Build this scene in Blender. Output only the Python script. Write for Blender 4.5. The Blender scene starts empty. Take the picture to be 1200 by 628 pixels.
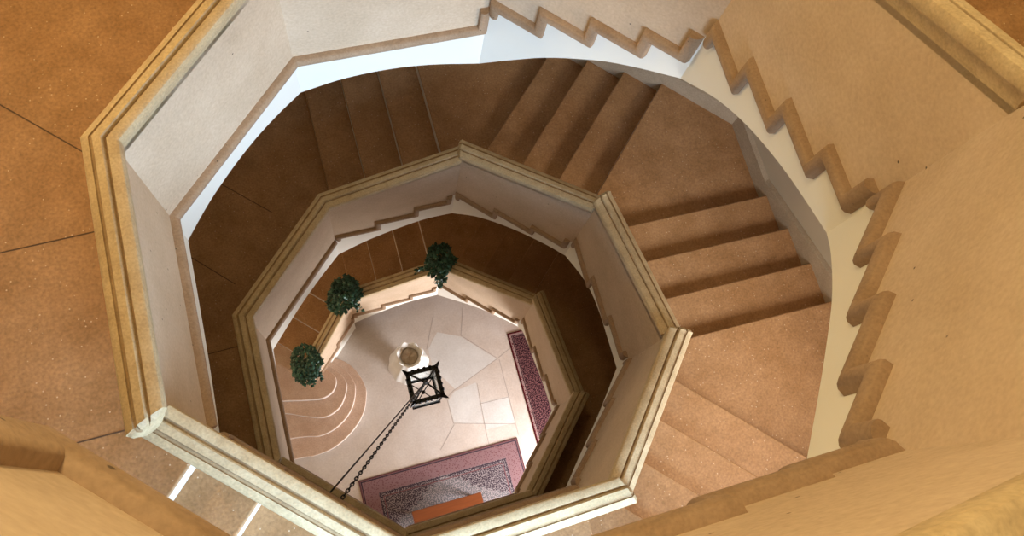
import bpy, bmesh, math, random
from mathutils import Vector, Matrix
from mathutils.geometry import tessellate_polygon
random.seed(7)
SC = bpy.context.scene
COL = SC.collection
ZF = 12.05                      # camera height above the ground floor (m)

# ---------------------------------------------------------------- plan of the octagonal well
RIN = 1.45
CN = [(-1.4493, 0.6048), (-0.6078, 1.4489), (0.6000, 1.4560), (1.4483, 0.5980),
      (1.4430, -0.6150), (0.6150, -1.4390), (-0.6006, -1.4500), (-1.4500, -0.6006)]   # corners A..H
A, B, Cc, D, E, F, G, H = range(8)
DW = 1.85                       # outer wall: this far behind the well face
DP = 0.10                       # thickness of the balustrade wall


def corner(i, dn=0.0):
    x, y = CN[i % 8]
    k = 1 + dn / RIN
    return Vector((x * k, y * k, 0))


def frame(i):
    a, b = corner(i), corner(i + 1)
    d = (b - a)
    L = d.length
    d = d / L
    n = Vector((-d.y, d.x, 0))
    if n.dot(a) < 0:
        n = -n
    return a, d, n, L


def on(i, t, dn, z):
    """point on well face i: t along it (corners mitred), dn behind it, z above camera level"""
    p = corner(i, dn).lerp(corner(i + 1, dn), t)
    return Vector((p.x, p.y, z + ZF))


def sq(i, s, dn, z):
    """same but measured square to the face"""
    a, d, n, L = frame(i)
    p = a + d * (s * L) + n * dn
    return Vector((p.x, p.y, z + ZF))


# ---------------------------------------------------------------- materials
def nn(nt, kind, **kw):
    n = nt.nodes.new(kind)
    for k, v in kw.items():
        setattr(n, k, v)
    return n


def stone(name, c1, c2, spots=None, scale=6.0, grain=140.0, rough=0.75, bump=0.15, gamt=0.25, streak=None, spec=0.3):
    m = bpy.data.materials.new(name)
    m.use_nodes = True
    nt = m.node_tree
    b = nt.nodes['Principled BSDF']
    b.inputs['Roughness'].default_value = rough
    b.inputs['Specular IOR Level'].default_value = spec
    tc = nn(nt, 'ShaderNodeTexCoord')
    vec = tc.outputs['Object']
    if streak:
        mp = nn(nt, 'ShaderNodeMapping')
        mp.inputs['Scale'].default_value = streak
        nt.links.new(vec, mp.inputs['Vector'])
        vec2 = mp.outputs['Vector']
    else:
        vec2 = vec
    n1 = nn(nt, 'ShaderNodeTexNoise')
    n1.inputs['Scale'].default_value = scale
    n1.inputs['Detail'].default_value = 6
    n1.inputs['Roughness'].default_value = 0.65
    nt.links.new(vec2, n1.inputs['Vector'])
    r1 = nn(nt, 'ShaderNodeValToRGB')
    r1.color_ramp.elements[0].position = 0.32
    r1.color_ramp.elements[0].color = (*c1, 1)
    r1.color_ramp.elements[1].position = 0.68
    r1.color_ramp.elements[1].color = (*c2, 1)
    nt.links.new(n1.outputs['Fac'], r1.inputs['Fac'])
    n2 = nn(nt, 'ShaderNodeTexNoise')
    n2.inputs['Scale'].default_value = grain
    n2.inputs['Detail'].default_value = 3
    nt.links.new(vec, n2.inputs['Vector'])
    mx = nn(nt, 'ShaderNodeMix', data_type='RGBA', blend_type='OVERLAY')
    mx.inputs['Factor'].default_value = gamt
    nt.links.new(r1.outputs['Color'], mx.inputs['A'])
    nt.links.new(n2.outputs['Fac'], mx.inputs['B'])
    col = mx.outputs['Result']
    if spots:
        v = nn(nt, 'ShaderNodeTexVoronoi')
        v.inputs['Scale'].default_value = spots[1]
        v.inputs['Randomness'].default_value = 1
        nt.links.new(vec, v.inputs['Vector'])
        rr = nn(nt, 'ShaderNodeValToRGB')
        rr.color_ramp.elements[0].position = spots[2]
        rr.color_ramp.elements[0].color = (1, 1, 1, 1)
        rr.color_ramp.elements[1].position = spots[2] * 1.7
        rr.color_ramp.elements[1].color = (0, 0, 0, 1)
        nt.links.new(v.outputs['Distance'], rr.inputs['Fac'])
        # only some of the cells carry a pit
        sep = nn(nt, 'ShaderNodeSeparateColor')
        nt.links.new(v.outputs['Color'], sep.inputs['Color'])
        gt = nn(nt, 'ShaderNodeMath', operation='GREATER_THAN')
        gt.inputs[1].default_value = spots[3]
        nt.links.new(sep.outputs['Red'], gt.inputs[0])
        mu = nn(nt, 'ShaderNodeMath', operation='MULTIPLY')
        nt.links.new(rr.outputs['Color'], mu.inputs[0])
        nt.links.new(gt.outputs['Value'], mu.inputs[1])
        m2 = nn(nt, 'ShaderNodeMix', data_type='RGBA')
        nt.links.new(mu.outputs['Value'], m2.inputs['Factor'])
        nt.links.new(col, m2.inputs['A'])
        m2.inputs['B'].default_value = (*spots[0], 1)
        col = m2.outputs['Result']
    nt.links.new(col, b.inputs['Base Color'])
    if bump:
        bp = nn(nt, 'ShaderNodeBump')
        bp.inputs['Strength'].default_value = bump
        bp.inputs['Distance'].default_value = 0.01
        nt.links.new(n2.outputs['Fac'], bp.inputs['Height'])
        nt.links.new(bp.outputs['Normal'], b.inputs['Normal'])
    return m


def plain(name, c, rough=0.5, metal=0.0, **kw):
    m = bpy.data.materials.new(name)
    m.use_nodes = True
    nt = m.node_tree
    b = nt.nodes['Principled BSDF']
    b.inputs['Base Color'].default_value = (*c, 1)
    b.inputs['Roughness'].default_value = rough
    b.inputs['Metallic'].default_value = metal
    n = nn(nt, 'ShaderNodeTexNoise')
    n.inputs['Scale'].default_value = kw.get('scale', 30)
    tc = nn(nt, 'ShaderNodeTexCoord')
    nt.links.new(tc.outputs['Object'], n.inputs['Vector'])
    mx = nn(nt, 'ShaderNodeMix', data_type='RGBA', blend_type='OVERLAY')
    mx.inputs['Factor'].default_value = kw.get('amt', 0.15)
    mx.inputs['A'].default_value = (*c, 1)
    nt.links.new(n.outputs['Fac'], mx.inputs['B'])
    nt.links.new(mx.outputs['Result'], b.inputs['Base Color'])
    return m


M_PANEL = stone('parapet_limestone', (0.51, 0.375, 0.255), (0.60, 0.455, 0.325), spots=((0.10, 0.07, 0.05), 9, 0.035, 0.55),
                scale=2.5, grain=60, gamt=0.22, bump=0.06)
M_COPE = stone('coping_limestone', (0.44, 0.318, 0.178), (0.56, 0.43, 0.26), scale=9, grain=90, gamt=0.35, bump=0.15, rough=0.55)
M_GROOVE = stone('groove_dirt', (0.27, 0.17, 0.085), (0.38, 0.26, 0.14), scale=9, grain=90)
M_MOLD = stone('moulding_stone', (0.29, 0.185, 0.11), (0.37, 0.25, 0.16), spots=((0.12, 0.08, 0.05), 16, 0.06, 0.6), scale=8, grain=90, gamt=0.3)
M_STEP = stone('step_stone', (0.31, 0.158, 0.063), (0.42, 0.232, 0.108), spots=((0.62, 0.45, 0.30), 34, 0.10, 0.72),
               scale=4.0, grain=60, gamt=0.45, bump=0.2, rough=0.6)
M_RISER = stone('riser_stone', (0.56, 0.48, 0.41), (0.68, 0.61, 0.54), scale=5, grain=80, gamt=0.2)
M_CURVE = stone('bottom_step_stone', (0.44, 0.29, 0.205), (0.53, 0.375, 0.28), scale=4, grain=70, gamt=0.3, bump=0.1)
M_WHITE = plain('white_plaster', (0.80, 0.76, 0.68), 0.8, scale=4, amt=0.06)
M_WALL = plain('wall_plaster', (0.55, 0.48, 0.37), 0.85, scale=3, amt=0.08)
M_SKIRT = stone('skirting_stone', (0.42, 0.335, 0.24), (0.50, 0.41, 0.305), scale=5, grain=80)
M_JOINT = plain('joint_mortar', (0.10, 0.055, 0.03), 0.9)
M_FLOOR = stone('floor_marble', (0.47, 0.39, 0.335), (0.58, 0.52, 0.475), scale=1.6, grain=40, gamt=0.18, bump=0.03, rough=0.45)
M_SLAB = stone('floor_marble_grey', (0.515, 0.485, 0.46), (0.60, 0.58, 0.56), scale=2.2, grain=40, gamt=0.15, bump=0.03, rough=0.45)
M_FJOINT = plain('floor_joint', (0.36, 0.31, 0.28), 0.9)
M_IRON = plain('black_iron', (0.012, 0.011, 0.011), 0.45, 0.6)
M_URN = stone('white_marble', (0.72, 0.70, 0.66), (0.84, 0.82, 0.78), scale=5, grain=50, gamt=0.1, bump=0.03, rough=0.35)
M_SAND = stone('pale_earth', (0.42, 0.33, 0.24), (0.60, 0.52, 0.43), scale=20, grain=60)
M_STEM = plain('stem_green', (0.05, 0.07, 0.025), 0.7)
M_POT = plain('dark_clay', (0.10, 0.055, 0.035), 0.8)


def leaf_mat():
    m = bpy.data.materials.new('ivy_leaf')
    m.use_nodes = True
    nt = m.node_tree
    b = nt.nodes['Principled BSDF']
    b.inputs['Roughness'].default_value = 0.4
    oi = nn(nt, 'ShaderNodeNewGeometry')
    r = nn(nt, 'ShaderNodeValToRGB')
    r.color_ramp.elements[0].color = (0.006, 0.030, 0.018, 1)
    r.color_ramp.elements[1].color = (0.045, 0.135, 0.085, 1)
    nt.links.new(oi.outputs['Random Per Island'], r.inputs['Fac'])
    nt.links.new(r.outputs['Color'], b.inputs['Base Color'])
    return m


M_LEAF = leaf_mat()


def wood_mat():
    m = bpy.data.materials.new('orange_wood')
    m.use_nodes = True
    nt = m.node_tree
    b = nt.nodes['Principled BSDF']
    b.inputs['Roughness'].default_value = 0.35
    tc = nn(nt, 'ShaderNodeTexCoord')
    mp = nn(nt, 'ShaderNodeMapping')
    mp.inputs['Scale'].default_value = (1.5, 22, 22)
    n = nn(nt, 'ShaderNodeTexNoise')
    n.inputs['Scale'].default_value = 2.0
    n.inputs['Detail'].default_value = 5
    r = nn(nt, 'ShaderNodeValToRGB')
    r.color_ramp.elements[0].color = (0.13, 0.028, 0.006, 1)
    r.color_ramp.elements[1].color = (0.24, 0.062, 0.014, 1)
    nt.links.new(tc.outputs['Object'], mp.inputs['Vector'])
    nt.links.new(mp.outputs['Vector'], n.inputs['Vector'])
    nt.links.new(n.outputs['Fac'], r.inputs['Fac'])
    nt.links.new(r.outputs['Color'], b.inputs['Base Color'])
    return m


M_WOOD = wood_mat()


def rug_mat(name, hx, hy, field, border, motif, pale, fringe=True, medallion=True):
    """patterned carpet: plain edge, figured border, guard lines, dark field and a stepped pale medallion (object space, metres)"""
    m = bpy.data.materials.new(name)
    m.use_nodes = True
    nt = m.node_tree
    b = nt.nodes['Principled BSDF']
    b.inputs['Roughness'].default_value = 0.95
    b.inputs['Specular IOR Level'].default_value = 0.05
    tc = nn(nt, 'ShaderNodeTexCoord')
    sx = nn(nt, 'ShaderNodeSeparateXYZ')
    nt.links.new(tc.outputs['Object'], sx.inputs['Vector'])

    def mth(op, a, bb=None):
        n = nn(nt, 'ShaderNodeMath', operation=op)
        for k, v in enumerate((a, bb)):
            if v is None:
                continue
            if isinstance(v, (int, float)):
                n.inputs[k].default_value = v
            else:
                nt.links.new(v, n.inputs[k])
        return n.outputs[0]
    ax = mth('ABSOLUTE', sx.outputs['X'])
    ay = mth('ABSOLUTE', sx.outputs['Y'])
    edge = mth('MINIMUM', mth('SUBTRACT', hx, ax), mth('SUBTRACT', hy, ay))      # distance from the rug's edge
    v = nn(nt, 'ShaderNodeTexVoronoi')
    v.inputs['Scale'].default_value = 40
    nt.links.new(tc.outputs['Object'], v.inputs['Vector'])
    nz = nn(nt, 'ShaderNodeTexNoise')
    nz.inputs['Scale'].default_value = 62
    nz.inputs['Detail'].default_value = 3
    nt.links.new(tc.outputs['Object'], nz.inputs['Vector'])
    fig = mth('GREATER_THAN', mth('ADD', v.outputs['Distance'], mth('MULTIPLY', nz.outputs['Fac'], 0.75)), 0.72)
    fig2 = mth('GREATER_THAN', nz.outputs['Fac'], 0.52)

    def mix(fac, a, bb):
        n = nn(nt, 'ShaderNodeMix', data_type='RGBA')
        nt.links.new(fac, n.inputs['Factor'])
        for k, q in (('A', a), ('B', bb)):
            if isinstance(q, tuple):
                n.inputs[k].default_value = (*q, 1)
            else:
                nt.links.new(q, n.inputs[k])
        return n.outputs['Result']
    bcol = mix(fig, border, motif)
    fcol = mix(fig2, field, pale)
    col = fcol
    if medallion:
        # stepped diamond of the pale medallion
        stp = mth('SNAP', mth('ADD', mth('MULTIPLY', ax, 0.62), mth('MULTIPLY', nz.outputs['Fac'], 0.05)), 0.06)
        inside = mth('LESS_THAN', mth('ADD', stp, mth('SNAP', ay, 0.05)), hy - 0.26)
        mcol = mix(fig2, tuple(0.55 * q + 0.1 for q in field), tuple(min(1, q * 1.25) for q in pale))
        col = mix(inside, fcol, mcol)
    inb = mth('LESS_THAN', edge, 0.24 if medallion else 0.07)
    col = mix(inb, col, bcol)
    for e0, w, c in ((0.225, 0.018, motif), (0.255, 0.012, field), (0.30, 0.014, border), (0.035, 0.016, field)) if medallion else ((0.06, 0.012, field),):
        ln = mth('LESS_THAN', mth('ABSOLUTE', mth('SUBTRACT', edge, e0)), w / 2)
        col = mix(ln, col, c)
    ed = mth('LESS_THAN', edge, 0.022)
    col = mix(ed, col, tuple(q * 0.8 for q in border))
    nt.links.new(col, b.inputs['Base Color'])
    return m


# ---------------------------------------------------------------- object helpers
def obj(name, bm, mats, parent=None, recalc=True, smooth=None):
    if recalc:
        bmesh.ops.recalc_face_normals(bm, faces=bm.faces)
    me = bpy.data.meshes.new(name)
    bm.to_mesh(me)
    bm.free()
    for m in (mats if isinstance(mats, (list, tuple)) else [mats]):
        me.materials.append(m)
    if smooth:
        for p in me.polygons:
            p.use_smooth = True
        if smooth is not True:
            me.set_sharp_from_angle(angle=math.radians(smooth))
    o = bpy.data.objects.new(name, me)
    COL.objects.link(o)
    if parent:
        o.parent = parent
        o.matrix_parent_inverse = Matrix.Translation(-parent.location) if parent.location.length else Matrix()
    return o


def tag(o, label, cat, group=None, kind=None):
    o['label'] = label
    o['category'] = cat
    if group:
        o['group'] = group
    if kind:
        o['kind'] = kind
    return o


def thing(name, label, cat, loc=(0, 0, 0), group=None):
    o = bpy.data.objects.new(name, None)
    o.empty_display_size = 0.2
    o.location = loc
    COL.objects.link(o)
    return tag(o, label, cat, group)


def struct(name, bm, m):
    o = obj(name, bm, m)
    o['kind'] = 'structure'
    return o


def add_prism(bm, lo, hi, mi=0):
    """closed solid between two matching rings of points"""
    a = [bm.verts.new(p) for p in lo]
    b = [bm.verts.new(p) for p in hi]
    n = len(a)
    fs = [bm.faces.new(a), bm.faces.new(b[::-1])]
    for i in range(n):
        fs.append(bm.faces.new((a[i], b[i], b[(i + 1) % n], a[(i + 1) % n])))
    for f in fs:
        f.material_index = mi
    return fs


def add_plate(bm, ring2, place, d0, d1):
    """solid plate from a (possibly concave) outline ring2 of (t, z), between depths d0 and d1"""
    r2 = []
    for p in ring2:
        if not r2 or abs(p[0] - r2[-1][0]) + abs(p[1] - r2[-1][1]) > 1e-5:
            r2.append(p)
    if abs(r2[0][0] - r2[-1][0]) + abs(r2[0][1] - r2[-1][1]) < 1e-5:
        r2.pop()
    tri = tessellate_polygon([[Vector((t, z, 0)) for t, z in r2]])
    a = [bm.verts.new(place(t, d0, z)) for t, z in r2]
    b = [bm.verts.new(place(t, d1, z)) for t, z in r2]
    for f in tri:
        bm.faces.new([a[k] for k in f])
        bm.faces.new([b[k] for k in f][::-1])
    n = len(r2)
    for k in range(n):
        bm.faces.new((a[k], b[k], b[(k + 1) % n], a[(k + 1) % n]))


def add_box(bm, c, s, rz=0.0, mi=0):
    c = Vector(c)
    R = Matrix.Rotation(rz, 3, 'Z')
    pts = [c + R @ Vector((x * s[0] / 2, y * s[1] / 2, z * s[2] / 2)) for z in (-1, 1) for (x, y) in ((-1, -1), (1, -1), (1, 1), (-1, 1))]
    return add_prism(bm, pts[:4], pts[4:], mi)


def add_tube(bm, pts, r, seg=8, cap=True, mi=0):
    pts = [Vector(p) for p in pts]
    rings = []
    for k, p in enumerate(pts):
        d = (pts[min(k + 1, len(pts) - 1)] - pts[max(k - 1, 0)])
        if d.length < 1e-9:
            d = Vector((0, 0, 1))
        d.normalize()
        u = d.orthogonal().normalized() if k == 0 else (rings_u - d * rings_u.dot(d)).normalized()
        rings_u = u
        w = d.cross(u)
        rr = r[k] if isinstance(r, (list, tuple)) else r
        rings.append([bm.verts.new(p + (u * math.cos(q * 2 * math.pi / seg) + w * math.sin(q * 2 * math.pi / seg)) * rr) for q in range(seg)])
    for k in range(len(rings) - 1):
        for q in range(seg):
            f = bm.faces.new((rings[k][q], rings[k][(q + 1) % seg], rings[k + 1][(q + 1) % seg], rings[k + 1][q]))
            f.material_index = mi
    if cap:
        bm.faces.new(rings[0][::-1]).material_index = mi
        bm.faces.new(rings[-1]).material_index = mi


def add_lathe(bm, prof, c=(0, 0, 0), seg=48, wob=None):
    c = Vector(c)
    rings = []
    for k, (r, z) in enumerate(prof):
        ring = []
        for q in range(seg):
            a = q * 2 * math.pi / seg
            rr, zz = (r, z) if wob is None else wob(k, r, z, a)
            ring.append(bm.verts.new(c + Vector((rr * math.cos(a), rr * math.sin(a), zz))))
        rings.append(ring)
    for k in range(len(rings) - 1):
        for q in range(seg):
            bm.faces.new((rings[k][q], rings[k][(q + 1) % seg], rings[k + 1][(q + 1) % seg], rings[k + 1][q]))
    bm.faces.new(rings[0][::-1])
    bm.faces.new(rings[-1])


# ---------------------------------------------------------------- balustrade faces
def interp(pts, t):
    if t <= pts[0][0]:
        return pts[0][1]
    for (t0, z0), (t1, z1) in zip(pts, pts[1:]):
        if t <= t1:
            return z0 + (z1 - z0) * (t - t0) / (t1 - t0)
    return pts[-1][1]


def smooth_curve(pts, n=24):
    """Catmull-Rom through (t, z) samples"""
    out = []
    m = len(pts)
    t0, t1 = pts[0][0], pts[-1][0]
    for k in range(n + 1):
        t = t0 + (t1 - t0) * k / n
        j = 0
        while j < m - 2 and t > pts[j + 1][0]:
            j += 1
        (ta, za), (tb, zb) = pts[j], pts[j + 1]
        sa = (zb - pts[j - 1][1]) / (tb - pts[j - 1][0]) if j > 0 else (zb - za) / (tb - ta)
        sb = (pts[j + 2][1] - za) / (pts[j + 2][0] - ta) if j + 2 < m else (zb - za) / (tb - ta)
        h = tb - ta
        u = (t - ta) / h
        z = (2 * u ** 3 - 3 * u ** 2 + 1) * za + (u ** 3 - 2 * u ** 2 + u) * h * sa + (-2 * u ** 3 + 3 * u ** 2) * zb + (u ** 3 - u ** 2) * h * sb
        out.append((t, z))
    return out


MW, MP = 0.078, 0.048           # moulding: height and projection


def offset_path(path, w, L):
    """path in (s metres, z); returns the path moved to its right-hand side by w with mitred corners"""
    P = [Vector((t * L, z)) for t, z in path]
    out = []
    for k in range(len(P)):
        nr = []
        if k > 0:
            d = (P[k] - P[k - 1]).normalized()
            nr.append(Vector((d.y, -d.x)))
        if k < len(P) - 1:
            d = (P[k + 1] - P[k]).normalized()
            nr.append(Vector((d.y, -d.x)))
        if len(nr) == 2:
            q = (nr[0] + nr[1])
            q = q / max(0.3, (1 + nr[0].dot(nr[1])))
        else:
            q = nr[0]
        out.append(P[k] + q * w)
    return [(p.x / L, p.y) for p in out]


def face_section(parent, i, path, bottom, lip, t0=0.0, t1=1.0, mw=None, mp=MP, start=True):
    """one face of a spiral balustrade: stone panel with stepped moulding, white string below, coping above"""
    L = frame(i)[3]
    MW = mw or (0.068 if parent is upper else 0.054)
    MP = mp if parent is upper else 0.036
    mid = offset_path(path, MW * 0.5, L)
    mid = [(min(max(t, t0), t1), z) for t, z in mid]
    mid[0] = (t0, mid[0][1]) if abs(path[0][0] - t0) < 1e-6 and len(path) > 1 and abs(path[1][1] - path[0][1]) < 1e-6 else mid[0]
    # stone panel
    ring = [(t0, lip(t0) + 0.03)] + ([(t0, mid[0][1])] if mid[0][0] > t0 + 1e-4 else []) + mid
    if mid[-1][0] < t1 - 1e-4:
        ring.append((t1, mid[-1][1]))
    ring.append((t1, lip(t1) + 0.03))
    bm = bmesh.new()
    add_plate(bm, ring, lambda t, d, z: on(i, t, d, z), 0.0, DP)
    panel = obj('wall_panel', bm, M_PANEL, parent)
    # white plastered string
    cur = smooth_curve(bottom, 20)
    sring = [(t, z) for t, z in cur][::-1]
    top = mid[:]
    if top[0][0] > t0 + 1e-4:
        top = [(t0, top[0][1])] + top
    if top[-1][0] < t1 - 1e-4:
        top = top + [(t1, top[-1][1])]
    ring2 = top + sring
    bm = bmesh.new()
    add_plate(bm, ring2, lambda t, d, z: on(i, t, d, z), 0.002, DP - 0.002)
    obj('string', bm, M_WHITE, parent)
    # stepped roll moulding
    prof = []
    for k in range(9):
        a = math.pi * k / 8
        prof.append((MW * 0.5 - MW * 0.5 * math.cos(a), MP * (math.sin(a) ** 0.6 if math.sin(a) > 0 else 0)))
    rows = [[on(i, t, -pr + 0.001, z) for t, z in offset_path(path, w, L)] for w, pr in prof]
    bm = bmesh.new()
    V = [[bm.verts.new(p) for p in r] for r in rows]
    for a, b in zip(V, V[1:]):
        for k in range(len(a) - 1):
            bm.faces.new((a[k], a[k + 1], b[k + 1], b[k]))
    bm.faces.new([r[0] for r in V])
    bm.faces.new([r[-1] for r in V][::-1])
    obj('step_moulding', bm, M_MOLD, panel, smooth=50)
    # coping
    coping(parent, i, lip, t0, t1, start)
    return panel


COPE = [(0.0, 0.0), (0.0, 0.03), (-0.012, 0.06), (-0.018, 0.095), (-0.034, 0.110), (-0.040, 0.122), (-0.040, 0.163), (-0.035, 0.178), (-0.026, 0.183),
        (0.012, 0.183), (0.018, 0.168), (0.025, 0.167), (0.029, 0.181), (0.036, 0.186), (0.070, 0.180), (0.077, 0.158), (0.087, 0.155),
        (0.092, 0.160), (0.122, 0.146), (0.130, 0.134), (0.130, 0.090), (0.116, 0.060), (0.108, 0.020), (0.1, 0.0)]


def coping(parent, i, lip, t0=0.0, t1=1.0, start=True, name='coping'):
    """moulded coping of one face; its lower end is finished with a small returned nosing when start is set"""
    bm = bmesh.new()
    N = 6
    rings = []
    L = frame(i)[3]
    if start:
        for ds, k in ((-0.048, 0.55), (-0.040, 0.80), (-0.026, 0.93), (-0.024, 1.0)):
            rings.append([bm.verts.new(on(i, t0 + ds / L, 0.045 + (dn - 0.045) * k, lip(t0) + 0.09 + (dz - 0.09) * (0.25 + 0.75 * k))) for dn, dz in COPE])
    for k in range(N + 1):
        t = t0 + (t1 - t0) * k / N
        rings.append([bm.verts.new(on(i, t, dn, lip(t) + dz)) for dn, dz in COPE])
    n = len(COPE)
    for a, b in zip(rings, rings[1:]):
        for q in range(n):
            f = bm.faces.new((a[q], a[(q + 1) % n], b[(q + 1) % n], b[q]))
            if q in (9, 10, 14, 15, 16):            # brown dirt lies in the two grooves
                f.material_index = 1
    bm.faces.new(rings[0][::-1])
    bm.faces.new(rings[-1])
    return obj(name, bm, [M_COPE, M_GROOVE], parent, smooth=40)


def line(z0, z1):
    return lambda t: z0 + (z1 - z0) * t


def steps(runs, zs, ze, a=0.0, b=0.935):
    """moulding path of a flight face: corner half-riser, level runs, corner half-riser. runs: (t_start, z)"""
    p = []
    if zs is not None:
        p.append((a, zs))
    for k, (t, z) in enumerate(runs):
        p.append((t if k else a, z))
        te = runs[k + 1][0] if k + 1 < len(runs) else (b if ze is not None else 1.0)
        p.append((te, z))
    if ze is not None:
        p.append((b, ze))
    return p


def flat(z):
    return [(0.0, z), (1.0, z)]


def q4(*z):
    return list(zip((0.0, 0.255, 0.505, 0.752), z))


def q3(*z):
    return list(zip((0.0, 0.338, 0.662), z))


# level of the moulding's upper edge, per storey and face
LAND = {1: -7.86, 2: -4.42, 3: -0.98}
upper = thing('balustrade', 'topmost stone balustrade around the well, its mouldings large and close in the foreground', 'balustrade', (0, 0, 0), 'balustrades of the spiral stairs')
middle = thing('balustrade', 'middle stone balustrade, halfway down the well above the potted plants', 'balustrade', (0, 0, 0), 'balustrades of the spiral stairs')
lower = thing('balustrade', 'lowest stone balustrade, carrying the ivy plants and starting at the curved bottom steps', 'balustrade', (0, 0, 0), 'balustrades of the spiral stairs')

Z3 = -4.42
# --- topmost balustrade (landing H-A-B-C, then five flight faces)
face_section(upper, H, flat(Z3), [(0, -4.74), (0.35, -4.81), (0.7, -4.84), (1, -4.85)], line(-3.62, -3.62))
face_section(upper, A, flat(Z3), [(0, -4.85), (0.2, -4.76), (0.4, -4.725), (0.6, -4.73), (0.8, -4.78), (1, -4.86)], line(-3.62, -3.62), start=False)
face_section(upper, B, [(0, Z3), (0.955, Z3), (0.955, -4.24)], [(0, -4.86), (0.225, -4.785), (0.457, -4.765), (0.7, -4.80), (1, -4.904)], line(-3.62, -3.60), start=False)
face_section(upper, Cc, steps(q4(-4.148, -3.976, -3.818, -3.660), -4.27, -3.49), [(0, -4.904), (0.185, -4.646), (0.361, -4.417), (0.611, -4.162), (0.773, -4.04), (1, -3.905)], line(-3.36, -2.72))
face_section(upper, D, steps(q4(-3.330, -3.160, -3.003, -2.850), -3.47, -2.70), [(0, -3.905), (0.244, -3.607), (0.474, -3.403), (0.712, -3.254), (0.894, -3.17), (1, -3.125)], line(-2.63, -2.015))
face_section(upper, E, steps(q4(-2.545, -2.395, -2.255, -2.10), -2.70, -1.99), [(0, -3.125), (0.138, -2.973), (0.384, -2.755), (0.615, -2.604), (0.781, -2.508), (1, -2.39)], line(-1.90, -1.36))
face_section(upper, F, steps(list(zip((0.0, 0.2, 0.43, 0.7), (-1.88, -1.80, -1.68, -1.55))), -1.97, -1.48), [(0, -2.39), (0.3, -2.2), (0.7, -1.93), (1, -1.56)], line(-1.22, -0.76))
face_section(upper, G, steps(list(zip((0.0, 0.10, 0.40, 0.72), (-1.25, -0.95, -0.79, -0.66))), -1.36, -0.60), [(0, -1.56), (0.08, -1.22), (0.3, -1.13), (0.45, -1.0), (0.6, -0.94), (1, -0.82)], line(-0.56, -0.24), mw=0.08, mp=0.030)
# --- middle balustrade
Z2 = -7.86
face_section(middle, H, flat(Z2), [(0, -8.14), (0.5, -8.15), (1, -8.36)], line(-7.06, -7.06), mw=0.09)
face_section(middle, A, flat(Z2), [(0, -8.36), (0.39, -8.27), (0.7, -8.29), (1, -8.376)], line(-7.06, -7.06), start=False, mw=0.09)
face_section(middle, B, steps(q3(-7.757, -7.60, -7.445), -7.86, -7.33), [(0, -8.376), (0.262, -8.125), (0.56, -7.938), (0.78, -7.85), (1, -7.85)], line(-7.06, -6.62), start=False)
face_section(middle, Cc, steps(q3(-7.25, -7.107, -6.985), -7.36, -6.85), [(0, -7.85), (0.232, -7.552), (0.532, -7.348), (0.833, -7.252), (1, -7.245)], line(-6.55, -6.11))
face_section(middle, D, steps(q3(-6.70, -6.53, -6.39), -6.83, -6.29), [(0, -7.235), (0.307, -6.847), (0.535, -6.71), (0.787, -6.69), (1, -6.69)], line(-6.0, -5.46))
face_section(middle, E, steps(q3(-6.19, -6.02, -5.86), -6.30, -5.74), [(0, -6.70), (0.434, -6.404), (0.735, -6.294), (1, -6.16)], line(-5.36, -4.86))
face_section(middle, F, steps(q3(-5.60, -5.45, -5.30), -5.72, -5.18), [(0, -6.16), (0.4, -5.85), (0.75, -5.7), (1, -5.62)], line(-4.77, -4.30))
face_section(middle, G, steps(q3(-5.0, -4.85, -4.70), -5.14, -4.55), [(0, -5.62), (0.4, -5.3), (0.75, -5.0), (1, -4.74)], line(-4.20, -3.74))
# --- lowest balustrade
FL = -ZF
face_section(lower, A, [(0.17, -11.56), (0.63, -11.56), (0.63, -11.39), (0.96, -11.39), (0.96, -11.24)], [(0.17, FL), (1.0, FL)], line(-11.02, -10.45), t0=0.17)
face_section(lower, B, steps(q3(-11.14, -10.965, -10.82), -11.27, -10.70), [(0, -11.70), (0.298, -11.43), (0.656, -11.215), (1, -11.19)], line(-10.45, -9.98))
face_section(lower, Cc, steps(q3(-10.545, -10.385, -10.21), -10.68, -10.07), [(0, -11.19), (0.5, -10.65), (0.8, -10.48), (1, -10.415)], line(-9.92, -9.27))
face_section(lower, D, steps(q3(-9.85, -9.66, -9.47), -9.99, -9.36), [(0, -10.415), (0.1, -10.19), (0.441, -9.992), (0.731, -9.842), (1, -9.775)], line(-9.10, -8.60))
face_section(lower, E, steps(q3(-9.22, -9.02, -8.82), -9.33, -8.70), [(0, -9.775), (0.3, -9.45), (0.7, -9.25), (1, -9.15)], line(-8.50, -8.09))
face_section(lower, F, steps(q3(-8.60, -8.45, -8.30), -8.70, -8.20), [(0, -9.15), (0.4, -8.85), (1, -8.65)], line(-7.98, -7.62))
face_section(lower, G, steps(q3(-8.15, -8.05, -7.95), -8.2, -7.88), [(0, -8.65), (0.5, -8.4), (1, -8.14)], line(-7.54, -7.20))

# ---------------------------------------------------------------- stairs
DI = DP + 0.002                 # treads start at the back of the balustrade wall


def add_joint(bm, a, b, z, w=0.008, mi=1):
    a, b = Vector((a[0], a[1], 0)), Vector((b[0], b[1], 0))
    d = (b - a).normalized()
    n = Vector((-d.y, d.x, 0)) * w / 2
    vs = [bm.verts.new(Vector((p.x, p.y, z + ZF + 0.0012))) for p in (a - n, b - n, b + n, a + n)]
    bm.faces.new(vs).material_index = mi


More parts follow.
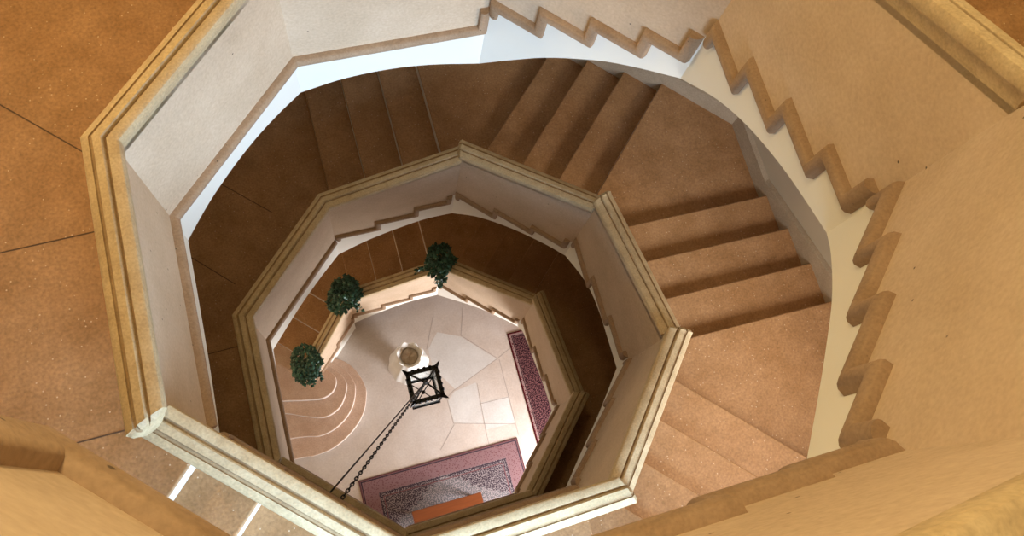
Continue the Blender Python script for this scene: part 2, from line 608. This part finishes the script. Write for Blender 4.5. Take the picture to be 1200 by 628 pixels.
def step_solid(parent, ring, z, th=0.30, front=None, name='step', bev=0.012, joints=(), top=None):
    bm = bmesh.new()
    lo = [Vector((p.x, p.y, z - th + ZF)) for p in ring]
    hi = [Vector((p.x, p.y, z + ZF)) for p in ring]
    fs = add_prism(bm, lo, hi)
    for a, b in front or ():
        fs[2 + (b if (a - b) % len(ring) == 1 else a)].material_index = 2
    bmesh.ops.recalc_face_normals(bm, faces=bm.faces)
    if front is not None:
        bm.verts.ensure_lookup_table()
        n = len(ring)
        es = []
        for a, b in front:
            e = bm.edges.get((bm.verts[n + a], bm.verts[n + b]))
            if e:
                es.append(e)
        bmesh.ops.bevel(bm, geom=es, offset=bev, segments=3, affect='EDGES', profile=0.5)
    bmesh.ops.triangulate(bm, faces=[f for f in bm.faces if len(f.verts) > 4])
    for a, b in joints:
        add_joint(bm, a, b, z)
    return obj(name, bm, [top or M_STEP, M_JOINT, M_RISER], parent, recalc=False)


def tread(parent, i, s0, s1, z, wrap=None, th=0.30):
    """tread on face i from riser at s0 to riser at s1; wrap = next face index and its s1 when it turns the corner"""
    ov = 0.02
    L = frame(i)[3]
    if wrap is None:
        e = ov / L
        ring = [sq(i, s0, DI, z), sq(i, s0, DW, z), sq(i, s1 + e, DW, z), sq(i, s1 + e, DI, z)]
        fr = [(0, 1)]
    else:
        j, sj = wrap
        e = ov / frame(j)[3]
        ring = [sq(i, s0, DI, z), sq(i, s0, DW, z), on(i, 1.0, DW, z), sq(j, sj + e, DW, z), sq(j, sj + e, DI, z), on(i, 1.0, DI, z)]
        fr = [(0, 1)]
    return step_solid(parent, ring, z, th, fr)


def flight(parent, faces, z0, rise_tab, ts, start_s=0.04):
    """faces climbed in turn; rise_tab[f] = (tread tops of the level runs, corner tread top)"""
    for f, (runs, zc) in zip(faces, rise_tab):
        n = len(runs)
        for k in range(n):
            tread(parent, f, ts[k], ts[k + 1], runs[k])
        if zc is not None:
            tread(parent, f, ts[n], None, zc, wrap=((f + 1) % 8, ts[0]))


top_stairs = thing('staircase', 'topmost flight of the stone stairs, its tan steps just showing at the upper right edge', 'stairs', (0, 0, 0), 'flights of the spiral stairs')
mid_stairs = thing('staircase', 'middle flight of the stone stairs with broad brown treads, curving round to the upper landing', 'stairs', (0, 0, 0), 'flights of the spiral stairs')
low_stairs = thing('staircase', 'lowest flight of the stone stairs, from the curved bottom steps up to the first landing', 'stairs', (0, 0, 0), 'flights of the spiral stairs')

T3 = (0.04, 0.35, 0.66, 0.97)
T4 = (0.03, 0.26, 0.50, 0.74, 0.97)


def k2(k):
    return -7.82 + 0.143 * k


LAND3 = k2(24)                  # upper landing
LAND2 = -7.82
# middle flight: 24 risers over six faces
tab = [([k2(4 * f + 1), k2(4 * f + 2), k2(4 * f + 3)], k2(4 * f + 4) if f < 5 else None) for f in range(6)]
flight(mid_stairs, [B, Cc, D, E, F, G], LAND2, tab, T3)


def k1(k):
    return -11.25 + (LAND2 + 11.25) / 24 * k


tab = [([k1(4 * f + 1), k1(4 * f + 2), k1(4 * f + 3)], k1(4 * f + 4) if f < 5 else None) for f in range(6)]
flight(low_stairs, [B, Cc, D, E, F, G], -11.25, tab, T3)
# upper flight: 25 risers over five faces
tab = []
for f, runs in enumerate([(-4.148, -3.976, -3.818, -3.66), (-3.33, -3.16, -3.003, -2.85), (-2.545, -2.395, -2.255, -2.1), (-1.88, -1.8, -1.68, -1.55), (-1.25, -1.02, -0.86, -0.72)]):
    zc = (-3.49, -2.70, -1.99, -1.44, None)[f]
    tab.append(([z + 0.05 for z in runs], zc + 0.05 if zc is not None else None))
flight(top_stairs, [Cc, D, E, F, G], LAND3, tab, T4)


def landing(parent, faces, s_in, s_out, z, joints=(), th=0.34):
    f0, fl = faces[0], faces[-1]
    prev = (f0 - 1) % 8
    inner = [sq(prev, s_in, DI, z)] + [on(f, 0.0, DI, z) for f in faces] + [sq((fl + 1) % 8, s_out, DI, z)]
    inner.insert(-1, on(fl, 1.0, DI, z))
    outer = [sq(prev, s_in, DW, z)] + [on(f, 0.0, DW, z) for f in faces] + [on(fl, 1.0, DW, z), sq((fl + 1) % 8, s_out, DW, z)]
    ring = inner + outer[::-1]
    n = len(ring)
    return step_solid(parent, ring, z, th, [(0, n - 1)], name='landing', joints=joints)


def clip_joint(a, b, k=1.0):
    return (a, b)


landing(mid_stairs, [H, A, B], 0.97, 0.03, LAND3, joints=[
    ((-1.62, 0.86), (-2.9, 2.1)), ((-1.55, 0.592), (-3.28, 0.545)), ((-1.56, -0.50), (-3.28, -0.522)), ((-2.40, -0.25), (-2.40, 0.57)), ((-0.67, 1.6), (-1.37, 3.29)), ((0.1, 1.56), (0.1, 3.29))])
landing(low_stairs, [H, A], 0.97, 0.04, LAND2, joints=[
    ((-1.15, 1.85), (-2.25, 2.9)), ((-1.55, 0.60), (-3.28, 0.55)), ((-1.56, -0.50), (-3.28, -0.522)), ((-1.62, 1.2), (-2.6, 2.2))])
landing(top_stairs, [H, A, B], 0.97, 0.03, -0.56)

# steps beside the foot of the lowest balustrade and the four curved bottom steps
ZA = [-11.25, -11.36, -11.47]
S_AB = (0.985, 0.655, 0.32)
# treads on face A: between riser lines, rising toward B
for k, (s0, s1, z) in enumerate(((S_AB[1], S_AB[0], ZA[1]), (S_AB[2], S_AB[1], ZA[2]))):
    a = [sq(A, s0, DI, z), sq(A, s0, DW, z), sq(A, s1 + 0.02, DW, z), sq(A, s1 + 0.02, DI, z)]
    step_solid(low_stairs, a, z, th=z - FL - 0.001, front=[(0, 1)])
# the corner tread at B, level with the start of the flight
z = ZA[0]
step_solid(low_stairs, [sq(A, S_AB[0], DI, z), sq(A, S_AB[0], DW, z), on(A, 1, DW, z), sq(B, T3[0] + 0.02, DW, z), sq(B, T3[0] + 0.02, DI, z), on(A, 1, DI, z)], z, front=[(0, 1)])


def cr(pts, n=8):
    out = []
    P = [Vector((p[0], p[1], 0)) for p in pts]
    for k in range(len(P) - 1):
        p0, p1, p2, p3 = P[max(k - 1, 0)], P[k], P[k + 1], P[min(k + 2, len(P) - 1)]
        for q in range(n):
            u = q / n
            out.append(0.5 * ((2 * p1) + (-p0 + p2) * u + (2 * p0 - 5 * p1 + 4 * p2 - p3) * u * u + (-p0 + 3 * p1 - 3 * p2 + p3) * u ** 3))
    out.append(P[-1])
    return out


CURV = [(-11.58, [(-1.20, 0.93), (-1.06, 0.79), (-1.028, 0.70), (-1.06, 0.60), (-1.138, 0.522), (-1.277, 0.485), (-1.50, 0.52), (-2.0, 0.62), (-3.28, 0.80)]),
        (-11.70, [(-1.16, 0.99), (-0.985, 0.82), (-0.905, 0.64), (-0.96, 0.46), (-1.091, 0.303), (-1.306, 0.240), (-1.568, 0.325), (-1.819, 0.43), (-2.3, 0.54), (-3.28, 0.64)]),
        (-11.815, [(-1.13, 1.05), (-0.92, 0.88), (-0.825, 0.72), (-0.800, 0.54), (-0.916, 0.271), (-1.145, 0.083), (-1.418, 0.016), (-1.795, 0.08), (-3.28, 0.20)]),
        (-11.93, [(-1.10, 1.12), (-0.87, 0.98), (-0.735, 0.80), (-0.665, 0.58), (-0.67, 0.435), (-0.768, 0.188), (-0.975, -0.025), (-1.268, -0.181), (-1.564, -0.223), (-1.816, -0.200), (-3.28, -0.15)])]
for z, pts in CURV:
    c = cr(pts)
    back = [Vector((-3.28, 1.30, 0)), Vector((-2.80, 1.80, 0))] if False else []
    # close behind, through the balustrade foot and along the wall
    sA = S_AB[2] + 0.02
    end = [sq(A, sA, DW, z), sq(A, sA, DI + 0.0, z)]
    wallc = [on(H, 1.0, DW, z)]
    ring = c + wallc + end
    fr = [(k, k + 1) for k in range(len(c) - 1)]
    step_solid(low_stairs, ring, z, th=0.115, front=fr, bev=0.010, top=M_CURVE)

# ---------------------------------------------------------------- setting
NAMES = {A: 'northwest', B: 'north', Cc: 'northeast', D: 'east', E: 'southeast', F: 'south', G: 'southwest', H: 'west'}
TOP = 2.6


def wall_face(i, holes=()):
    bm = bmesh.new()
    ts = sorted({0.0, 1.0, *[h[0] for h in holes], *[h[1] for h in holes]})
    for ta, tb in zip(ts, ts[1:]):
        zs = [(FL, TOP)]
        for h in holes:
            if h[0] <= ta + 1e-6 and h[1] >= tb - 1e-6:
                new = []
                for za, zb in zs:
                    if h[2] > za:
                        new.append((za, min(zb, h[2])))
                    if h[3] < zb:
                        new.append((max(za, h[3]), zb))
                zs = [q for q in new if q[1] - q[0] > 1e-6]
        for za, zb in zs:
            def P(t, dn, z):
                p = on(i, t, dn, z)
                return p
            add_prism(bm, [P(ta, DW, za), P(tb, DW, za), P(tb, DW + 0.35, za), P(ta, DW + 0.35, za)],
                      [P(ta, DW, zb), P(tb, DW, zb), P(tb, DW + 0.35, zb), P(ta, DW + 0.35, zb)])
    return struct('wall_' + NAMES[i], bm, M_WALL)


WIN = (0.12, 0.90, -4.05, -2.70)       # window over the middle flight
DOOR = (0.30, 0.70, FL, -9.75)         # garden door on the ground floor
ADDED_WIN = (0.20, 0.62, -5.05, -3.75)  # invented opening, added to let light onto the east treads
for i in range(8):
    wall_face(i, [WIN] if i == F else [ADDED_WIN, DOOR] if i == E else ())

bm = bmesh.new()
ring = [on(i, 0, DW + 0.35, FL) for i in range(8)]
add_prism(bm, [p - Vector((0, 0, 0.2)) for p in ring], ring)
FJ = [((0.887, 0.966), (1.337, 0.489)), ((1.337, 0.489), (0.574, 0.186)), ((1.337, 0.489), (1.574, 0.60)), ((1.358, 0.47), (1.34, -0.69)),
      ((1.346, -0.111), (0.912, -0.102)), ((0.94, 0.204), (0.888, -0.507)), ((0.448, 0.15), (0.455, -0.279)), ((0.455, -0.279), (1.34, -0.52)),
      ((0.46, -0.3), (0.18, -0.60)), ((0.574, 0.186), (0.44, 0.10)), ((0.338, 0.887), (0.55, 1.35)), ((0.887, 0.966), (1.1, 1.6)),
      ((0.888, -0.507), (0.88, -0.70))]
for a, b in FJ:
    add_joint(bm, a, b, FL, 0.009, 1)
for poly in ([(0.90, -0.085), (1.335, -0.10), (1.335, -0.50), (0.895, -0.49)], [(0.93, 0.22), (0.58, 0.17), (0.46, 0.06), (0.465, -0.27), (0.88, -0.40), (0.905, -0.10)],
             [(0.88, 0.95), (1.32, 0.49), (0.60, 0.20), (0.36, 0.60), (0.36, 0.88), (0.55, 1.10)]):
    bm.faces.new([bm.verts.new((x, y, 0.0006)) for x, y in poly]).material_index = 2
struct('floor', bm, [M_FLOOR, M_FJOINT, M_SLAB])

# skirting boards that follow the middle flight along the outer wall
def skirting(name, i, pts, h=0.20):
    bm = bmesh.new()
    for (ta, za), (tb, zb) in zip(pts, pts[1:]):
        add_prism(bm, [on(i, ta, DW - 0.05, za - 0.3), on(i, tb, DW - 0.05, zb - 0.3), on(i, tb, DW - 0.001, zb - 0.3), on(i, ta, DW - 0.001, za - 0.3)],
                  [on(i, ta, DW - 0.05, za + h), on(i, tb, DW - 0.05, zb + h), on(i, tb, DW - 0.001, zb + h), on(i, ta, DW - 0.001, za + h)])
    return struct(name, bm, M_SKIRT)


skirting('baseboard_north', B, [(0.0, LAND2), (0.28, k2(1)), (0.75, k2(4)), (1.0, k2(4))])
skirting('baseboard_northeast', Cc, [(0.0, k2(4)), (0.25, k2(4)), (0.75, k2(8)), (1.0, k2(8))])
skirting('baseboard_east', D, [(0.0, k2(8)), (0.25, k2(8)), (0.75, k2(12)), (1.0, k2(12))])
skirting('baseboard_southeast', E, [(0.0, k2(12)), (0.25, k2(12)), (0.75, k2(16)), (1.0, k2(16))])


def window_obj(name, i, hole, bars=(2, 3)):
    """glazed frame standing in a wall opening"""
    t0, t1, z0, z1 = hole
    bm = bmesh.new()

    def bar(ta, tb, za, zb):
        add_prism(bm, [on(i, ta, DW + 0.18, za), on(i, tb, DW + 0.18, za), on(i, tb, DW + 0.23, za), on(i, ta, DW + 0.23, za)],
                  [on(i, ta, DW + 0.18, zb), on(i, tb, DW + 0.18, zb), on(i, tb, DW + 0.23, zb), on(i, ta, DW + 0.23, zb)])
    w = 0.018
    bar(t0, t0 + w, z0, z1)
    bar(t1 - w, t1, z0, z1)
    bar(t0, t1, z0, z0 + 0.05)
    bar(t0, t1, z1 - 0.05, z1)
    for k in range(1, bars[0]):
        t = t0 + (t1 - t0) * k / bars[0]
        bar(t - w / 3, t + w / 3, z0, z1)
    for k in range(1, bars[1]):
        zz = z0 + (z1 - z0) * k / bars[1]
        bar(t0, t1, zz - 0.012, zz + 0.012)
    return struct(name, bm, M_WHITE)


window_obj('window_1', F, WIN)
window_obj('door_1', E, DOOR)
window_obj('added_window', E, ADDED_WIN)  # frame of the invented opening, no window known here

# ---------------------------------------------------------------- rugs, bench, urn
MZ = 0.014


def rug(name, label, x0, x1, y0, y1, mat):
    hx, hy = (x1 - x0) / 2, (y1 - y0) / 2
    bm = bmesh.new()
    add_box(bm, (0, 0, MZ / 2 + 0.001), (hx * 2, hy * 2, MZ))
    bmesh.ops.bevel(bm, geom=[e for e in bm.edges if all(v.co.z > MZ * 0.9 for v in e.verts)], offset=0.005, segments=2, affect='EDGES')
    o = obj(name, bm, mat)
    o.location = ((x0 + x1) / 2, (y0 + y1) / 2, 0)
    tag(o, label, 'rug')
    return o


rug('rug', 'large purple-red patterned rug with a pale central field under the wooden bench', -1.05, 1.305, -2.50, -0.715,
    rug_mat('bench_rug', 1.1775, 0.8925, (0.040, 0.026, 0.036), (0.145, 0.062, 0.066), (0.20, 0.115, 0.12), (0.24, 0.20, 0.20)))
rug('rug', 'dark red patterned runner rug on the right side of the marble floor', 1.575, 2.35, -1.45, 0.82,
    rug_mat('runner_rug', 0.3875, 1.135, (0.022, 0.008, 0.012), (0.09, 0.010, 0.014), (0.26, 0.17, 0.16), (0.17, 0.075, 0.075), medallion=False))

bench = thing('bench', 'low orange-brown wooden bench standing on the large patterned rug', 'bench', (0.06, -1.51, MZ))
bm = bmesh.new()
add_box(bm, (0.06, -1.50, 0.43), (0.98, 0.36, 0.04))
bmesh.ops.bevel(bm, geom=list(bm.edges), offset=0.006, segments=2, affect='EDGES')
obj('seat', bm, M_WOOD, bench)
for sx in (-1, 1):
    for sy in (-1, 1):
        bm = bmesh.new()
        add_tube(bm, [(0.06 + sx * 0.43, -1.50 + sy * 0.14, MZ + 0.001), (0.06 + sx * 0.43, -1.50 + sy * 0.14, 0.41)], [0.018, 0.026], 8)
        obj('leg', bm, M_WOOD, bench, smooth=40)
bm = bmesh.new()
for sy in (-1, 1):
    add_box(bm, (0.06, -1.50 + sy * 0.14, 0.375), (0.82, 0.022, 0.07))
for sx in (-1, 1):
    add_box(bm, (0.06 + sx * 0.43, -1.50, 0.375), (0.022, 0.24, 0.07))
obj('apron', bm, M_WOOD, bench)

UX, UY = 0.0, 0.645
urn = thing('urn', 'tall white marble urn with a scalloped rim on the floor beneath the lantern', 'urn', (UX, UY, 0))
bm = bmesh.new()


def wob(k, r, z, a):
    if 6 <= k <= 13:                      # broad gadroons on the body
        return r * (1 + 0.03 * math.cos(10 * a)), z
    if k >= 15 and k <= 20:               # scalloped lip
        return r * (1 + (0.05 * math.cos(7 * a) + 0.03 * math.sin(4 * a + 1)) * (0.4 if k == 15 else 1)), z + 0.03 * math.cos(7 * a)
    return r, z


add_lathe(bm, [(0.19, 0.001), (0.19, 0.06), (0.16, 0.075), (0.12, 0.12), (0.10, 0.17), (0.13, 0.21), (0.20, 0.27), (0.262, 0.37), (0.285, 0.48), (0.282, 0.58),
               (0.255, 0.69), (0.215, 0.79), (0.165, 0.90), (0.128, 1.00), (0.120, 1.08), (0.130, 1.16), (0.158, 1.22), (0.172, 1.24), (0.164, 1.25), (0.142, 1.22),
               (0.120, 1.16), (0.105, 1.09), (0.08, 1.08)], (UX, UY, 0), 72, wob)
obj('bowl', bm, M_URN, urn, smooth=50)
bm = bmesh.new()
rnd = random.Random(3)
add_lathe(bm, [(0.104, 1.095), (0.117, 1.15), (0.08, 1.165), (0.04, 1.175), (0.004, 1.18)], (UX, UY, 0), 28, lambda k, r, z, a: (r, z + 0.02 * math.sin(3 * a + k) * (k > 1)))
obj('filling', bm, M_SAND, urn, smooth=True)

# ---------------------------------------------------------------- lantern and its chain
LZ = ZF - 9.18
lan = thing('lantern', 'black wrought-iron square lantern hanging over the white urn', 'lantern', (0, 0.0, LZ - 0.70))
LC = Vector((0.0, -0.01, 0))
HW = 0.165
hb = 0.152


def sqr(r, z):
    return [Vector((LC.x + sx * r, LC.y + sy * r, z)) for sx, sy in ((-1, -1), (1, -1), (1, 1), (-1, 1))]


topr, botr = sqr(HW, LZ), sqr(hb, LZ - 0.62)
bm = bmesh.new()
for ring, w in ((topr, 0.046), (botr, 0.036)):
    for k in range(4):
        a, b = ring[k], ring[(k + 1) % 4]
        m = (a + b) / 2
        ln = (b - a).length + w
        add_box(bm, m, (ln if k % 2 == 0 else w, w if k % 2 == 0 else ln, 0.035))
for k in range(4):
    add_tube(bm, [topr[k], botr[k]], 0.011, 6)
obj('frame', bm, M_IRON, lan)
for k in range(4):      # a row of small points along each top rail, with a longer spike at every corner
    a, b = topr[k], topr[(k + 1) % 4]
    outv = ((a + b) / 2 - Vector((LC.x, LC.y, LZ))).normalized()
    for q in range(1, 5):
        p = a.lerp(b, q / 5)
        bm = bmesh.new()
        add_tube(bm, [p, p + outv * 0.018 + Vector((0, 0, 0.02)), p + outv * 0.026 + Vector((0, 0, 0.05))], [0.020, 0.022, 0.003], 6)
        obj('spike', bm, M_IRON, lan)
    co = (a - Vector((LC.x, LC.y, LZ))).normalized()
    bm = bmesh.new()
    add_tube(bm, [a, a + co * 0.03 + Vector((0, 0, 0.02)), a + co * 0.075 + Vector((0, 0, 0.06))], [0.026, 0.020, 0.003], 6)
    obj('corner_spike', bm, M_IRON, lan)
crown = Vector((LC.x, LC.y, LZ + 0.16))
for k in range(4):
    bm = bmesh.new()
    a = topr[k]
    add_tube(bm, [a, a.lerp(crown, 0.4) + Vector((0, 0, 0.03)), a.lerp(crown, 0.8) + Vector((0, 0, 0.02)), crown], 0.011, 6)
    obj('rib', bm, M_IRON, lan)
bm = bmesh.new()
add_lathe(bm, [(0.004, -0.04), (0.022, -0.03), (0.028, 0.0), (0.018, 0.02), (0.008, 0.05)], crown, 12)
obj('finial', bm, M_IRON, lan, smooth=True)
glass = bpy.data.materials.new('lantern_glass')
glass.use_nodes = True
gb = glass.node_tree.nodes['Principled BSDF']
gb.inputs['Base Color'].default_value = (0.85, 0.93, 0.95, 1)
gb.inputs['Roughness'].default_value = 0.08
gb.inputs['Transmission Weight'].default_value = 0.92
gb.inputs['IOR'].default_value = 1.2
for k in range(4):
    bm = bmesh.new()
    a, b, c, d = topr[k], topr[(k + 1) % 4], botr[(k + 1) % 4], botr[k]
    nrm = (b - a).cross(d - a).normalized() * 0.002
    add_prism(bm, [p + nrm for p in (a, b, c, d)], [p - nrm for p in (a, b, c, d)])
    obj('pane', bm, glass, lan)
# ornate gallery band at the bottom edge facing the near side
bm = bmesh.new()
for k in range(4):
    a, b = botr[k], botr[(k + 1) % 4]
    for q in range(6):
        p = a.lerp(b, q / 5)
        add_tube(bm, [p, p + Vector((0, 0, -0.05)), p + Vector((0, 0, -0.075))], [0.012, 0.016, 0.003], 6)
obj('lower_cresting', bm, M_IRON, lan)
bm = bmesh.new()
for k in range(2):
    add_tube(bm, [botr[k], botr[k + 2]], 0.007, 6)
add_lathe(bm, [(0.003, -0.66), (0.018, -0.65), (0.026, -0.62), (0.016, -0.59), (0.003, -0.585)], (LC.x, LC.y, LZ), 12)
obj('bottom_boss', bm, M_IRON, lan, smooth=40)

HOOK = on(G, 0.40, -0.006, -5.30)
c0 = crown + Vector((0, 0, 0.05))
dv = HOOK - c0
Lc = dv.length
dn_ = dv.normalized()
u = dn_.orthogonal().normalized()
w = dn_.cross(u)
bm = bmesh.new()
nl = 62
pl_ = Lc / nl
for k in range(nl):
    cpt = c0 + dn_ * (pl_ * (k + 0.5))
    ax = u if k % 2 else w
    loop = [cpt + dn_ * (math.cos(q * math.pi / 4) * pl_ * 0.62) + ax * (math.sin(q * math.pi / 4) * 0.0105) for q in range(9)]
    add_tube(bm, loop, 0.0050, 5, cap=False)
ch = obj('chain', bm, M_IRON, smooth=True)
tag(ch, 'black iron chain slanting from the lantern to the lower left balustrade', 'chain')
bm = bmesh.new()
h2 = on(G, 0.47, -0.006, -5.30)
pts = []
for q in range(21):
    f = q / 20
    pts.append(c0.lerp(h2, f) + Vector((0, 0, -0.04 * f * (1 - f))))
add_tube(bm, pts, 0.0065, 6)
cb = obj('cable', bm, M_IRON, smooth=True)
tag(cb, 'thin black cable running beside the lantern chain', 'cable')

# ---------------------------------------------------------------- ivy plants on the lowest balustrade
def leaf(bm, p, d, up, s):
    d = d.normalized()
    side = d.cross(up)
    if side.length < 1e-4:
        side = d.orthogonal()
    side.normalize()
    n = side.cross(d).normalized()
    pr = [(0.0, 0.0, 0), (0.28, 0.45, -0.06), (0.55, 0.30, 0.03), (1.0, 0.0, -0.10), (0.55, -0.30, 0.03), (0.28, -0.45, -0.06)]
    vs = [bm.verts.new(p + d * (a * s) + side * (b * s) + n * (c * s)) for a, b, c in pr]
    m = bm.verts.new(p + d * (0.45 * s) + n * (0.10 * s))
    for k in range(6):
        bm.faces.new((vs[k], vs[(k + 1) % 6], m))


def ivy(label, loc, rad, n, trails, seed, hz=0.8):
    rnd = random.Random(seed)
    loc = Vector(loc)
    t = thing('ivy_plant', label, 'plant', loc, 'ivy plants on the lowest balustrade')
    bm = bmesh.new()
    add_lathe(bm, [(0.045, 0.002), (0.05, 0.01), (0.062, 0.10), (0.068, 0.10), (0.068, 0.12), (0.056, 0.12), (0.054, 0.105), (0.01, 0.10)], loc, 20)
    obj('pot', bm, M_POT, t, smooth=40)
    bs = bmesh.new()
    bl = bmesh.new()
    top = loc + Vector((0, 0, 0.11))
    for k in range(n):
        a = rnd.uniform(0, 2 * math.pi)
        r = rad * math.sqrt(rnd.random()) * (0.85 + 0.3 * math.sin(2.3 * a + seed) * 0.6)
        zt = (rad * hz) * (1 - (r / rad) ** 2 * 0.9) * rnd.uniform(0.35, 1.0)
        p = top + Vector((math.cos(a) * r, math.sin(a) * r, zt))
        if k % 9 == 0:
            add_tube(bs, [top + Vector((0, 0, -0.01)), top.lerp(p, 0.5) + Vector((0, 0, 0.05)), p], [0.004, 0.003, 0.002], 5)
        dd = Vector((math.cos(a) + rnd.uniform(-.6, .6), math.sin(a) + rnd.uniform(-.6, .6), rnd.uniform(-0.6, 0.3)))
        leaf(bl, p, dd, Vector((0, 0, 1)), rnd.uniform(0.035, 0.062))
    for pth in trails:
        P = [top + Vector(q) for q in pth]
        cpts = []
        for j in range(len(P) - 1):
            for q in range(6):
                cpts.append(P[j].lerp(P[j + 1], q / 6))
        cpts.append(P[-1])
        add_tube(bs, cpts, 0.003, 5)
        for c in cpts[2:]:
            for _ in range(3):
                dd = Vector((rnd.uniform(-1, 1), rnd.uniform(-1, 1), rnd.uniform(-1, 0.3)))
                leaf(bl, c + Vector((rnd.uniform(-.03, .03), rnd.uniform(-.03, .03), rnd.uniform(-.02, .03))), dd, Vector((0, 0, 1)), rnd.uniform(0.03, 0.055))
    obj('stems', bs, M_STEM, t, smooth=True)
    obj('foliage', bl, M_LEAF, t, recalc=False)
    return t


def cope_top(i, t, dn, z):
    return on(i, t, dn, z + 0.186)


ivy('trailing ivy plant on the corner of the lowest balustrade farthest from the curved bottom steps', cope_top(B, 0.965, 0.05, -9.995), 0.215, 480,
    [[(0, 0, 0), (-0.18, -0.02, 0.02), (-0.32, -0.06, -0.04)], [(0, 0, 0), (-0.02, -0.15, 0.0), (-0.03, -0.20, -0.2), (-0.02, -0.2, -0.38)], [(0.05, 0, 0), (0.02, -0.17, -0.02), (0.02, -0.2, -0.26)], [(0.0, 0, 0), (-0.06, -0.15, 0.0), (-0.07, -0.2, -0.25)]], 11)
ivy('bushy ivy plant between the other two on the lowest balustrade', cope_top(A, 0.97, 0.05, -10.46), 0.24, 560, [[(0, 0, 0), (0.12, -0.16, 0.0), (0.15, -0.18, -0.14)], [(0, 0, 0), (-0.13, -0.1, 0.05), (-0.24, -0.1, 0.0)]], 5)
ivy('bushy ivy plant at the foot of the lowest balustrade beside the curved bottom steps', cope_top(A, 0.215, 0.045, -10.897), 0.24, 560, [[(0, 0, 0), (0.1, -0.14, 0.0), (0.14, -0.2, -0.16)], [(0, 0, 0), (0.02, -0.18, 0.02), (0.03, -0.24, -0.1)]], 23)

# ---------------------------------------------------------------- light
def area(name, loc, look, sx, sy, power, col, spread=180):
    l = bpy.data.lights.new(name, 'AREA')
    l.shape = 'RECTANGLE'
    l.size, l.size_y = sx, sy
    l.energy = power
    l.color = col
    l.spread = math.radians(spread)
    o = bpy.data.objects.new(name, l)
    o.location = loc
    o.rotation_euler = (Vector(look) - Vector(loc)).to_track_quat('-Z', 'Y').to_euler()
    COL.objects.link(o)
    return o


def lamp(name, loc, power, col, r=0.12):
    l = bpy.data.lights.new(name, 'POINT')
    l.energy = power
    l.color = col
    l.shadow_soft_size = r
    o = bpy.data.objects.new(name, l)
    o.location = loc
    COL.objects.link(o)
    return o


COOL = (0.46, 0.71, 1.0)
WARM = (1.0, 0.75, 0.34)
wc = on(F, (WIN[0] + WIN[1]) / 2, DW + 0.12, (WIN[2] + WIN[3]) / 2)
area('window_daylight', wc, wc + Vector((-0.25, 1, -0.50)), 2.1, 1.25, 128, COOL, 94)
ec = on(E, (ADDED_WIN[0] + ADDED_WIN[1]) / 2, DW + 0.12, (ADDED_WIN[2] + ADDED_WIN[3]) / 2)
area('added_stair_light', ec, ec + Vector((-0.12, 0.85, -0.42)), 1.0, 1.2, 62, (1.0, 0.96, 0.92), 150)  # added light for the east and southeast treads, no known source
dc = on(E, 0.5, DW + 0.12, (DOOR[2] + DOOR[3]) / 2)
area('door_daylight', dc, dc + Vector((-0.7, 0.7, 0.03)), 0.8, 1.9, 300, (0.93, 0.95, 1.0), 170)
lamp('hall_lamp', (-0.50, 0.60, ZF + 0.9), 188, (1.0, 0.79, 0.40), 0.25)
lamp('upper_stair_fill', (2.75, 1.2, ZF - 1.3), 26, WARM, 0.12)  # added fill for the top treads that the hall lamp misses
lamp('lower_stair_lamp', (-2.55, 1.75, ZF - 9.2), 24, WARM, 0.12)
lamp('middle_stair_fill', (-2.3, 2.3, ZF - 5.7), 12, WARM, 0.12)  # added warm fill that lifts the dark middle landing, no known fitting
lamp('landing_lamp', (-2.55, 2.05, ZF - 2.0), 145, WARM, 0.15)

w = bpy.data.worlds.new('world')
w.use_nodes = True
bg = w.node_tree.nodes['Background']
bg.inputs['Color'].default_value = (1.0, 0.77, 0.44, 1)
bg.inputs['Strength'].default_value = 1.0
SC.world = w

# ---------------------------------------------------------------- camera
cam = bpy.data.cameras.new('camera')
cam.sensor_fit = 'HORIZONTAL'
cam.sensor_width = 36
cam.lens = 36 * 950.0 / 1200.0
cam.clip_start = 0.02
co = bpy.data.objects.new('camera', cam)
R = Matrix(((0.9547882048, 0.2200599117, -0.1998827638), (-0.2655948104, 0.9334868180, -0.2409600740), (0.1335622726, 0.2831536613, 0.9497289737)))
co.matrix_world = Matrix.Translation(Vector((-0.60159824, -1.24511627, ZF))) @ R.to_4x4()
COL.objects.link(co)
SC.camera = co

SC.view_settings.view_transform = 'Standard'
SC.view_settings.look = 'None'
SC.view_settings.gamma = 1
SC.view_settings.exposure = 0.0
SC.view_settings.use_curve_mapping = False
